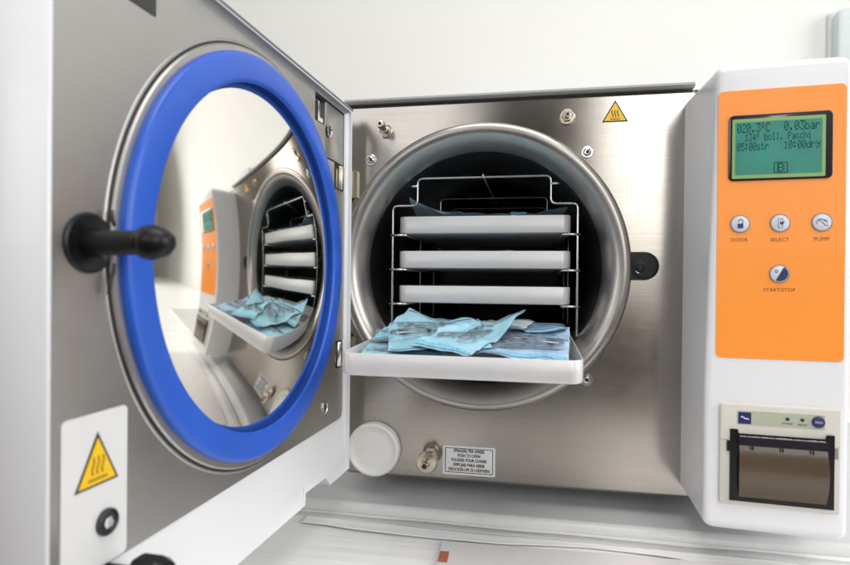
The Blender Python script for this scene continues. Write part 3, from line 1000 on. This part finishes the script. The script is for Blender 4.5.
zo = 0.13
for q, (y, name) in enumerate(((0.0, 'front_frame'), (0.16, 'middle_frame'), (0.27, 'back_frame'))):
    w_, wi, z2 = 0.1005, 0.0725, 0.3265 - zo
    zl = 0.2965 - zo
    mb = MB()
    pts = [(-w_, y, 0.0), (-w_, y, zl), (-wi, y, zl), (-wi, y, z2), (wi, y, z2), (wi, y, zl), (w_, y, zl), (w_, y, 0.0)]
    mb.tube(bend(pts, 0.006), 0.00135, 10)
    mb.out(name, m_wire, RK, smooth=True, auto=60)
MB().tube([(0, -0.003, 0.3285 - zo), (0, 0.275, 0.3285 - zo)], 0.00125, 10).out('top_rail', m_wire, RK, smooth=True)
for z in (0.2635, 0.2252, 0.187, 0.1345 + 0.0):
    for s in (-1, 1):
        mb = MB()
        z_ = z - zo
        if z > 0.14:
            mb.tube([(s * 0.1035, -0.002, z_), (s * 0.084, -0.002, z_)], 0.00135, 10)
            mb.tube([(s * 0.0850, -0.003, z_), (s * 0.0850, 0.275, z_)], 0.00125, 8)
            mb.tube([(s * 0.1035, 0.272, z_), (s * 0.084, 0.272, z_)], 0.00135, 8)
        else:
            mb.tube([(s * 0.1005, -0.002, z_), (s * 0.1005, 0.275, z_)], 0.00125, 8)
        mb.out('support_wire', m_wire, RK, smooth=True)
for s in (-1, 1):
    mb = MB().tube([(s * 0.0725, -0.0005, 0.318 - zo), (s * 0.082, -0.0005, 0.318 - zo)], 0.0016, 10)
    mb.out('stop_pin', m_wire, RK, smooth=True)

# ------------------------------------------------------------------ trays


def tray_mesh(name, w_, L, h, m):
    """open tray, origin at front centre of its floor"""
    r = 0.010
    t = 0.0011
    mb = MB()

    def loop(d, z, rr=None):
        return [(x, y, z) for x, y in rrect(-w_ / 2 + d, d, w_ / 2 - d, L - d, max((rr or r) - d, 0.001), 8)]
    mb.loft([loop(0.0022, 0.0), loop(0.0006, 0.0006), loop(0.0, 0.0025), loop(0.0, h - 0.0004), loop(0.0003, h), loop(t - 0.0003, h), loop(t, h - 0.0004),
             loop(t, 0.003), loop(0.003, t)], True, True)
    o_ = mb.out(name, m, smooth=True, auto=45)
    return o_


TW = 0.1870
tg = 'pale metal instrument trays of the steriliser'
t1 = tray_mesh('instrument_tray', TW, 0.275, 0.0190, m_tray)
t1.location = (XR, 0.017, 0.2650)
tag(t1, 'topmost pale grey metal tray on the rack, holding blue pouches', 'tray', tg)
labs = ['second tray from the top of the rack, with a pale pouch bulging over its rim',
        'third tray from the top of the rack, directly above the pulled-out one',
        'pale metal tray pulled out of the chamber, filled with blue instrument pouches']
tr = [t1]
for i in range(3):
    c = t1.copy()
    col.objects.link(c)
    tag(c, labs[i], 'tray', tg)
    tr.append(c)
tr[1].location = (XR, 0.017, 0.2268)
tr[2].location = (XR, 0.017, 0.1885)
tr[3].location = (0.1465, -0.170, 0.1375)
TILT = R(1.6)
tr[3].rotation_euler = (TILT, 0, 0)
tr[3].scale.z = 0.95

# ------------------------------------------------------------------ pouches and instruments


HM = {}


def pouch(label, cx, cy, w_, L, rz, base, seed, mb_, mf, amp=0.0035, lift=(0, 0, 0, 0), bumps=(), parent=None, group='blue sterilisation pouches in the trays', loc0=(0, 0, 0), rx=0, name='sterilisation_pouch', tools=(), slope=0.0):
    """lift: extra height at corners (front-left, front-right, back-left, back-right)"""
    nu, nv = 46, 40
    root = thing(name, label, 'pouch', loc0, 0, group)
    root.rotation_euler = (rx, 0, 0)
    ca, sa = math.cos(rz), math.sin(rz)

    def hgt(u, v, top):
        x = (u - .5) * w_
        y = (v - .5) * L
        P = Vector((x * 38, y * 38, seed * 7.3))
        z = base + amp * 0.9 * noise.noise(P * 0.8) + amp * 0.10 * noise.noise(P * 5)
        c1 = 1 - abs(noise.noise(Vector((x * 26 + y * 22, y * 7 - x * 7, seed * 3.1)))) * 3
        c2 = 1 - abs(noise.noise(Vector((x * 8 + y * 9, y * 30 - x * 26, seed * 5.7)))) * 3
        z += amp * (0.38 * max(0, c1) + 0.30 * max(0, c2))
        z += lift[0] * max(0, (1 - u * 1.8)) * max(0, 1 - v * 1.8) + lift[1] * max(0, u * 1.8 - .8) * max(0, 1 - v * 1.8)
        z += lift[2] * max(0, (1 - u * 1.8)) * max(0, v * 1.8 - .8) + lift[3] * max(0, u * 1.8 - .8) * max(0, v * 1.8 - .8)
        z += slope * max(0.0, cy + x * sa + y * ca - 0.02)
        if top:
            e_ = min(u, 1 - u) * w_, min(v, 1 - v) * L
            k = min(1, max(0, (min(e_) - 0.005) / 0.010))
            k = k * k * (3 - 2 * k)
            z += 0.0005 + k * 0.0030
            for bx, by, br, bh in bumps:
                d2 = ((x - bx) ** 2 + (y - by) ** 2) / br ** 2
                z += bh * math.exp(-d2) * k
        return z
    # resting height map of this tray (2 mm cells)
    hm = HM.setdefault(tuple(loc0), {})

    def key(X, Y):
        return (round(X / 0.002), round(Y / 0.002))

    def grid(top, need, sm):
        P_ = []
        for j in range(nv + 1):
            row = []
            for i in range(nu + 1):
                u, v = i / nu, j / nv
                x = (u - .5) * w_ + 0.0012 * noise.noise(Vector((v * 6, seed, i * 0.02)))
                y = (v - .5) * L + 0.0012 * noise.noise(Vector((u * 6, seed + 3, j * 0.02)))
                X, Y = cx + x * ca - y * sa, cy + x * sa + y * ca
                row.append([X, Y, max(hgt(u, v, top), need(i, j, X, Y))])
            P_.append(row)
        for _ in range(sm):
            Z = [[p[2] for p in row] for row in P_]
            for j in range(nv + 1):
                for i in range(nu + 1):
                    ns = [Z[min(nv, max(0, j + b_))][min(nu, max(0, i + a_))] for a_, b_ in ((0, 0), (1, 0), (-1, 0), (0, 1), (0, -1))]
                    X, Y, _z = P_[j][i]
                    P_[j][i][2] = max(sum(ns) / 5, need(i, j, X, Y))
        return P_

    def faces():
        return [(j * (nu + 1) + i, j * (nu + 1) + i + 1, (j + 1) * (nu + 1) + i + 1, (j + 1) * (nu + 1) + i) for j in range(nv) for i in range(nu)]
    low = grid(0, lambda i, j, X, Y: hm.get(key(X, Y), 0.002) + 0.0008, 3)
    v_ = [tuple(p) for row in low for p in row]
    n = len(v_)
    f_ = faces()
    link('paper_back', v_ + [(x, y, z - 0.0004) for x, y, z in v_], f_ + [tuple(i + n for i in q) for q in f_], mb_, root, smooth=True)
    # tools resting on the paper
    tm = {}
    for kind, tl, dx, dy, tr_, sc_ in tools:
        T = tool_mesh(kind)
        Rm = Matrix.Rotation(rz + R(tr_), 4, 'Z')
        ctr = sum(T.v, Vector()) / len(T.v)
        c0 = Vector((cx + dx * ca - dy * sa, cy + dx * sa + dy * ca, 0))
        W = [Rm @ (Vector((p.x - ctr.x, p.y - ctr.y, p.z * 0.85)) * sc_) + c0 for p in T.v]
        # keep inside the tray walls
        lo_x, hi_x = min(p.x for p in W), max(p.x for p in W)
        sh_ = max(0, -0.086 - lo_x) - max(0, hi_x - 0.086)
        W = [p + Vector((sh_, 0, 0)) for p in W]
        c0 = c0 + Vector((sh_, 0, 0))
        zs = []
        for p in W:
            ux = ((p.x - cx) * ca + (p.y - cy) * sa) / w_ + .5
            vy = (-(p.x - cx) * sa + (p.y - cy) * ca) / L + .5
            zs.append(low[min(nv, max(0, round(vy * nv)))][min(nu, max(0, round(ux * nu)))][2])
        zs.sort()
        zt = zs[int(len(zs) * 0.75)] + 0.0012
        for p in W:
            k_ = key(p.x, p.y)
            for a_ in (-1, 0, 1):
                for b_ in (-1, 0, 1):
                    q_ = (k_[0] + a_, k_[1] + b_)
                    tm[q_] = max(tm.get(q_, -1), p.z + zt + 0.0010)
        o_ = link({'scissors': 'scissors', 'forceps': 'forceps', 'probe': 'dental_probe'}[kind], [Vector((p.x, p.y, p.z)) - c0 for p in W], T.f, m_tool, smooth=True, auto=50)
        o_.matrix_world = Matrix.Translation(Vector(loc0)) @ Matrix.Rotation(rx, 4, 'X') @ Matrix.Translation(c0 + Vector((0, 0, zt)))
        tag(o_, tl, kind, 'metal dental instruments sealed in the pouches')

    def edge(i, j):
        return 0.0004 if min(i, nu - i) < 3 or min(j, nv - j) < 3 else 0.0012
    hi = grid(1, lambda i, j, X, Y: max(low[j][i][2] + edge(i, j), tm.get(key(X, Y), -1)), 2)
    v_ = [tuple(p) for row in hi for p in row]
    link('clear_film', v_, faces(), mf, root, smooth=True)
    for rows in ((1, 3), (nv - 3, nv - 1)):
        bv = [(hi[j][i][0], hi[j][i][1], hi[j][i][2] + 0.00025) for j in rows for i in range(1, nu)]
        m_ = nu - 1
        link('seal_band', bv, [(i, i + 1, m_ + i + 1, m_ + i) for i in range(m_ - 1)], m_seal, root, smooth=True)
    for x, y, z in v_:
        k_ = key(x, y)
        for a_ in (-1, 0, 1):
            for b_ in (-1, 0, 1):
                q_ = (k_[0] + a_, k_[1] + b_)
                hm[q_] = max(hm.get(q_, 0), z)
    return root


def tool_mesh(kind):
    mb = MB()
    if kind == 'scissors':
        for q in (-1, 1):
            pts = [(q * 0.0012, 0.0, 0.0004 * q), (q * 0.0030, 0.018, 0), (q * 0.0085, 0.030, 0), (q * 0.011, 0.036, 0)]
            mb.tube(bend(pts, 0.004), 0.0017, 8)
            mb.tube([(q * 0.012 + 0.0062 * math.cos(R(a)), 0.042 + 0.0075 * math.sin(R(a)), 0) for a in range(0, 360, 20)], 0.0014, 8, closed=True)
            mb.tube([(q * 0.001, 0.0, 0.0004 * q), (-q * 0.0022, -0.018, 0), (-q * 0.0008, -0.032, 0)], 0.0016, 8, rf=lambda t: 1 - 0.6 * t)
        mb.lathe([(0.003, -0.0018), (0.003, 0.0018), (0.002, 0.0024)], (0, 0, 0), axis='z', n=16)
    elif kind == 'forceps':
        for q in (-1, 1):
            pts = [(0, 0.0, 0.0), (q * 0.006, -0.010, 0.000), (q * 0.0085, -0.035, 0.001), (q * 0.004, -0.055, 0)]
            mb.tube(bend(pts, 0.006), 0.0024, 8)
            mb.tube(bend([(0, 0, 0), (q * 0.0045, 0.008, 0.0), (q * 0.001, 0.020, 0.003)], 0.003), 0.0021, 8, rf=lambda t: 1 - 0.5 * t)
        mb.lathe([(0.0048, -0.003), (0.0048, 0.003), (0.003, 0.0036)], (0, 0, 0), axis='z', n=20)
    else:
        pts = [(0, -0.045, 0), (0, -0.018, 0), (0, 0.02, 0), (0, 0.035, 0), (0.003, 0.044, 0.001), (0.000, 0.050, 0.003)]
        mb.tube(pts, 0.0022, 10, rf=lambda t: 0.35 + 1.0 * math.sin(PI * min(1, t * 1.1)) ** 0.6 if t < .9 else 0.35)
    return mb


T3 = (0.1465, -0.170, 0.1375)
K = dict(loc0=T3, rx=TILT, slope=0.072)


def filled(label, cx, cy, w_, L, rz, base, seed, mb_, mf, amp, tools=(), **kw):
    return pouch(label, cx, cy, w_, L, R(rz), base, seed, mb_, mf, amp, tools=tools, **kw)


filled('blue pouch with dark tools lying flat at the front left of the pulled-out tray', -0.052, 0.048, 0.074, 0.080, 6, 0.0090, 1, m_pback, m_film, 0.004,
       [('probe', 'dark slim probe in the flat front left pouch of the pulled-out tray', -0.004, -0.010, 80, 0.65),
        ('scissors', 'small scissors in the flat front left pouch of the pulled-out tray', 0.004, 0.012, -80, 0.95)], **K)
filled('pale blue pouch with a tangle of tools at the right of the pulled-out tray', 0.052, 0.072, 0.070, 0.118, -4, 0.0140, 2, m_pback2, m_film2, 0.005,
       [('forceps', 'forceps with open jaws in the pale blue right-hand pouch', -0.012, 0.010, 70, 0.95),
        ('scissors', 'ring-handled scissors in the pale blue right-hand pouch', -0.004, -0.010, 110, 1.0),
        ('probe', 'slim probe along the front of the pale blue right-hand pouch', -0.004, -0.022, 80, 0.62),
        ('scissors', 'scissors at the back of the pale blue right-hand pouch', -0.006, 0.026, 60, 0.95)], lift=(0.002, 0, 0.004, 0.008), **K)
filled('teal blue empty-looking pouch end at the back right of the pulled-out tray', 0.058, 0.140, 0.054, 0.060, 3, 0.0160, 3, m_pteal, m_film2, 0.002, lift=(0.002, 0, 0.002, 0), **K)
filled('cream paper pouch folded at the back of the pulled-out tray', 0.026, 0.140, 0.056, 0.055, -12, 0.0170, 4, m_pwhite, m_film2, 0.006, **K)
filled('blue pouch with rolled corner at the back left of the pulled-out tray', -0.050, 0.120, 0.066, 0.100, -8, 0.0165, 5, m_pback, m_film, 0.0055,
       [('scissors', 'scissors in the rolled-corner pouch at the back left of the pulled-out tray', 0.0, -0.026, -75, 0.95)], lift=(0, 0, 0.012, 0.0), **K)
filled('large blue pouch with silvery forceps in the left middle of the pulled-out tray', -0.030, 0.076, 0.084, 0.112, 14, 0.0175, 6, m_pback, m_film, 0.0060,
       [('forceps', 'bright forceps in the large left middle pouch of the pulled-out tray', 0.000, -0.004, -62, 0.95),
        ('scissors', 'scissors beside the bright forceps in the large left middle pouch', -0.010, 0.022, 105, 0.95)], lift=(0.0, 0.0, 0.002, 0.006), **K)
filled('blue pouch with upturned right corner overlapping the middle of the pulled-out tray', 0.005, 0.064, 0.050, 0.116, -22, 0.0205, 7, m_pback, m_film, 0.0060,
       [('scissors', 'dark scissors in the middle pouch with the upturned corner', 0.0, -0.008, 165, 1.0),
        ('probe', 'slim probe in the middle pouch with the upturned corner', -0.003, 0.012, 15, 0.7)], lift=(0.0, -0.004, 0.0, 0.018), **K)

# pouches in the inner trays
I1 = dict(loc0=(XR, 0.017, 0.2650))
filled('blue pouch with a crumpled corner sticking up at the left of the topmost tray', -0.052, 0.064, 0.068, 0.120, 4, 0.0215, 8, m_pback, m_film, 0.005, lift=(0.017, 0, 0.004, 0), **I1)
filled('blue pouch lying level with the rim in the middle of the topmost tray', 0.008, 0.080, 0.080, 0.120, -3, 0.0215, 9, m_pback2, m_film2, 0.0045, **I1)
filled('blue pouch bunched at the right end of the topmost tray', 0.056, 0.066, 0.060, 0.110, 5, 0.0195, 10, m_pback, m_film, 0.0045, lift=(0, 0.011, 0, 0), **I1)
filled('pale grey pouch bulging just over the rim of the second tray', -0.020, 0.075, 0.120, 0.130, 2, 0.0175, 11, m_card, m_film2, 0.003, loc0=(XR, 0.017, 0.2268))

# ------------------------------------------------------------------ things on the countertop
# film sheet with a wavy edge
mb = MB()
nu, nv = 140, 24
for j in range(nv + 1):
    for i in range(nu + 1):
        x = -0.12 + i / nu * 0.80
        e_ = -0.048 + 0.0035 * noise.noise(Vector((x * 9, 1.3, 0))) - 0.004 * max(0, x - 0.1)
        y = e_ - (j / nv) * 0.30
        z = ZC + 0.0012 + 0.0011 * noise.noise(Vector((x * 7, y * 30, 4.0))) + 0.0015 * max(0, 1 - j * 1.3) * (0.6 + noise.noise(Vector((x * 14, 3, 8))))
        mb.v.append(Vector((x, y, z)))
for j in range(nv):
    for i in range(nu):
        a = j * (nu + 1) + i
        mb.f.append([a, a + 1, a + nu + 2, a + nu + 1])
m_sheet = mat('cover_film', (0.86, 0.86, 0.85), 0.25, var=0.015, scale=15)
_t = m_sheet.node_tree
_tc = _t.nodes.new('ShaderNodeTexCoord')
_mp = _t.nodes.new('ShaderNodeMapping')
_mp.inputs['Scale'].default_value = (4.0, 110, 1)
_n = _t.nodes.new('ShaderNodeTexNoise')
_n.inputs['Scale'].default_value = 1
_n.inputs['Detail'].default_value = 3
_bu = _t.nodes.new('ShaderNodeBump')
_bu.inputs['Strength'].default_value = 0.6
_bu.inputs['Distance'].default_value = 0.002
_t.links.new(_tc.outputs['Object'], _mp.inputs[0])
_t.links.new(_mp.outputs[0], _n.inputs['Vector'])
_t.links.new(_n.outputs['Fac'], _bu.inputs['Height'])
_t.links.new(_bu.outputs[0], _t.nodes['Principled BSDF'].inputs['Normal'])
sheet = mb.out('protective_sheet', m_sheet, smooth=True)
so_ = sheet.modifiers.new('thickness', 'SOLIDIFY')
so_.thickness = 0.0003
tag(sheet, 'thin wavy white plastic sheet spread on the countertop in front of the machine', 'plastic sheet')

mb = MB()
nu, nv = 160, 10
for j in range(nv + 1):
    for i in range(nu + 1):
        x = -0.02 + i / nu * 0.62
        e_ = -0.060 + 0.006 * noise.noise(Vector((x * 7, 8.3, 0))) + 0.0012 * noise.noise(Vector((x * 40, 1.3, 0))) - 0.02 * x
        y = e_ - (j / nv) * 0.016 * (1.0 + 0.8 * noise.noise(Vector((x * 6, 2.2, 5))))
        cu_ = 1 - abs(j / nv - 0.5) * 2
        z = ZC + 0.0034 + 0.0006 * noise.noise(Vector((x * 20, y * 30, 1.0))) + 0.0010 * (1 - cu_) * max(0, 0.3 + noise.noise(Vector((x * 9, j * 0.1, 3))))
        mb.v.append(Vector((x, y, z)))
for j in range(nv):
    for i in range(nu):
        a = j * (nu + 1) + i
        mb.f.append([a, a + 1, a + nu + 2, a + nu + 1])
band = mb.out('film_strip', m_sheet, smooth=True)
so2 = band.modifiers.new('thickness', 'SOLIDIFY')
so2.thickness = 0.0002
tag(band, 'narrow curling strip of white plastic film lying between the grey board and the paper sleeve', 'film strip')

sl = thing('paper_sleeve', 'flat pinkish white paper sleeve with a small orange strip on the counter', 'paper sleeve', (0.1235, -0.0885, ZC + 0.0034), R(2.0))
MB().box((0.0, -0.14, 0.0), (0.34, 0.0, 0.0009)).out('sheet', m_card, sl)
MB().box((0.0005, -0.14, 0.0010), (0.0095, -0.0005, 0.0013)).out('clear_margin', m_panel, sl)
MB().box((0.0010, -0.040, 0.0014), (0.0090, -0.021, 0.0016)).out('indicator_strip', m_oind, sl)
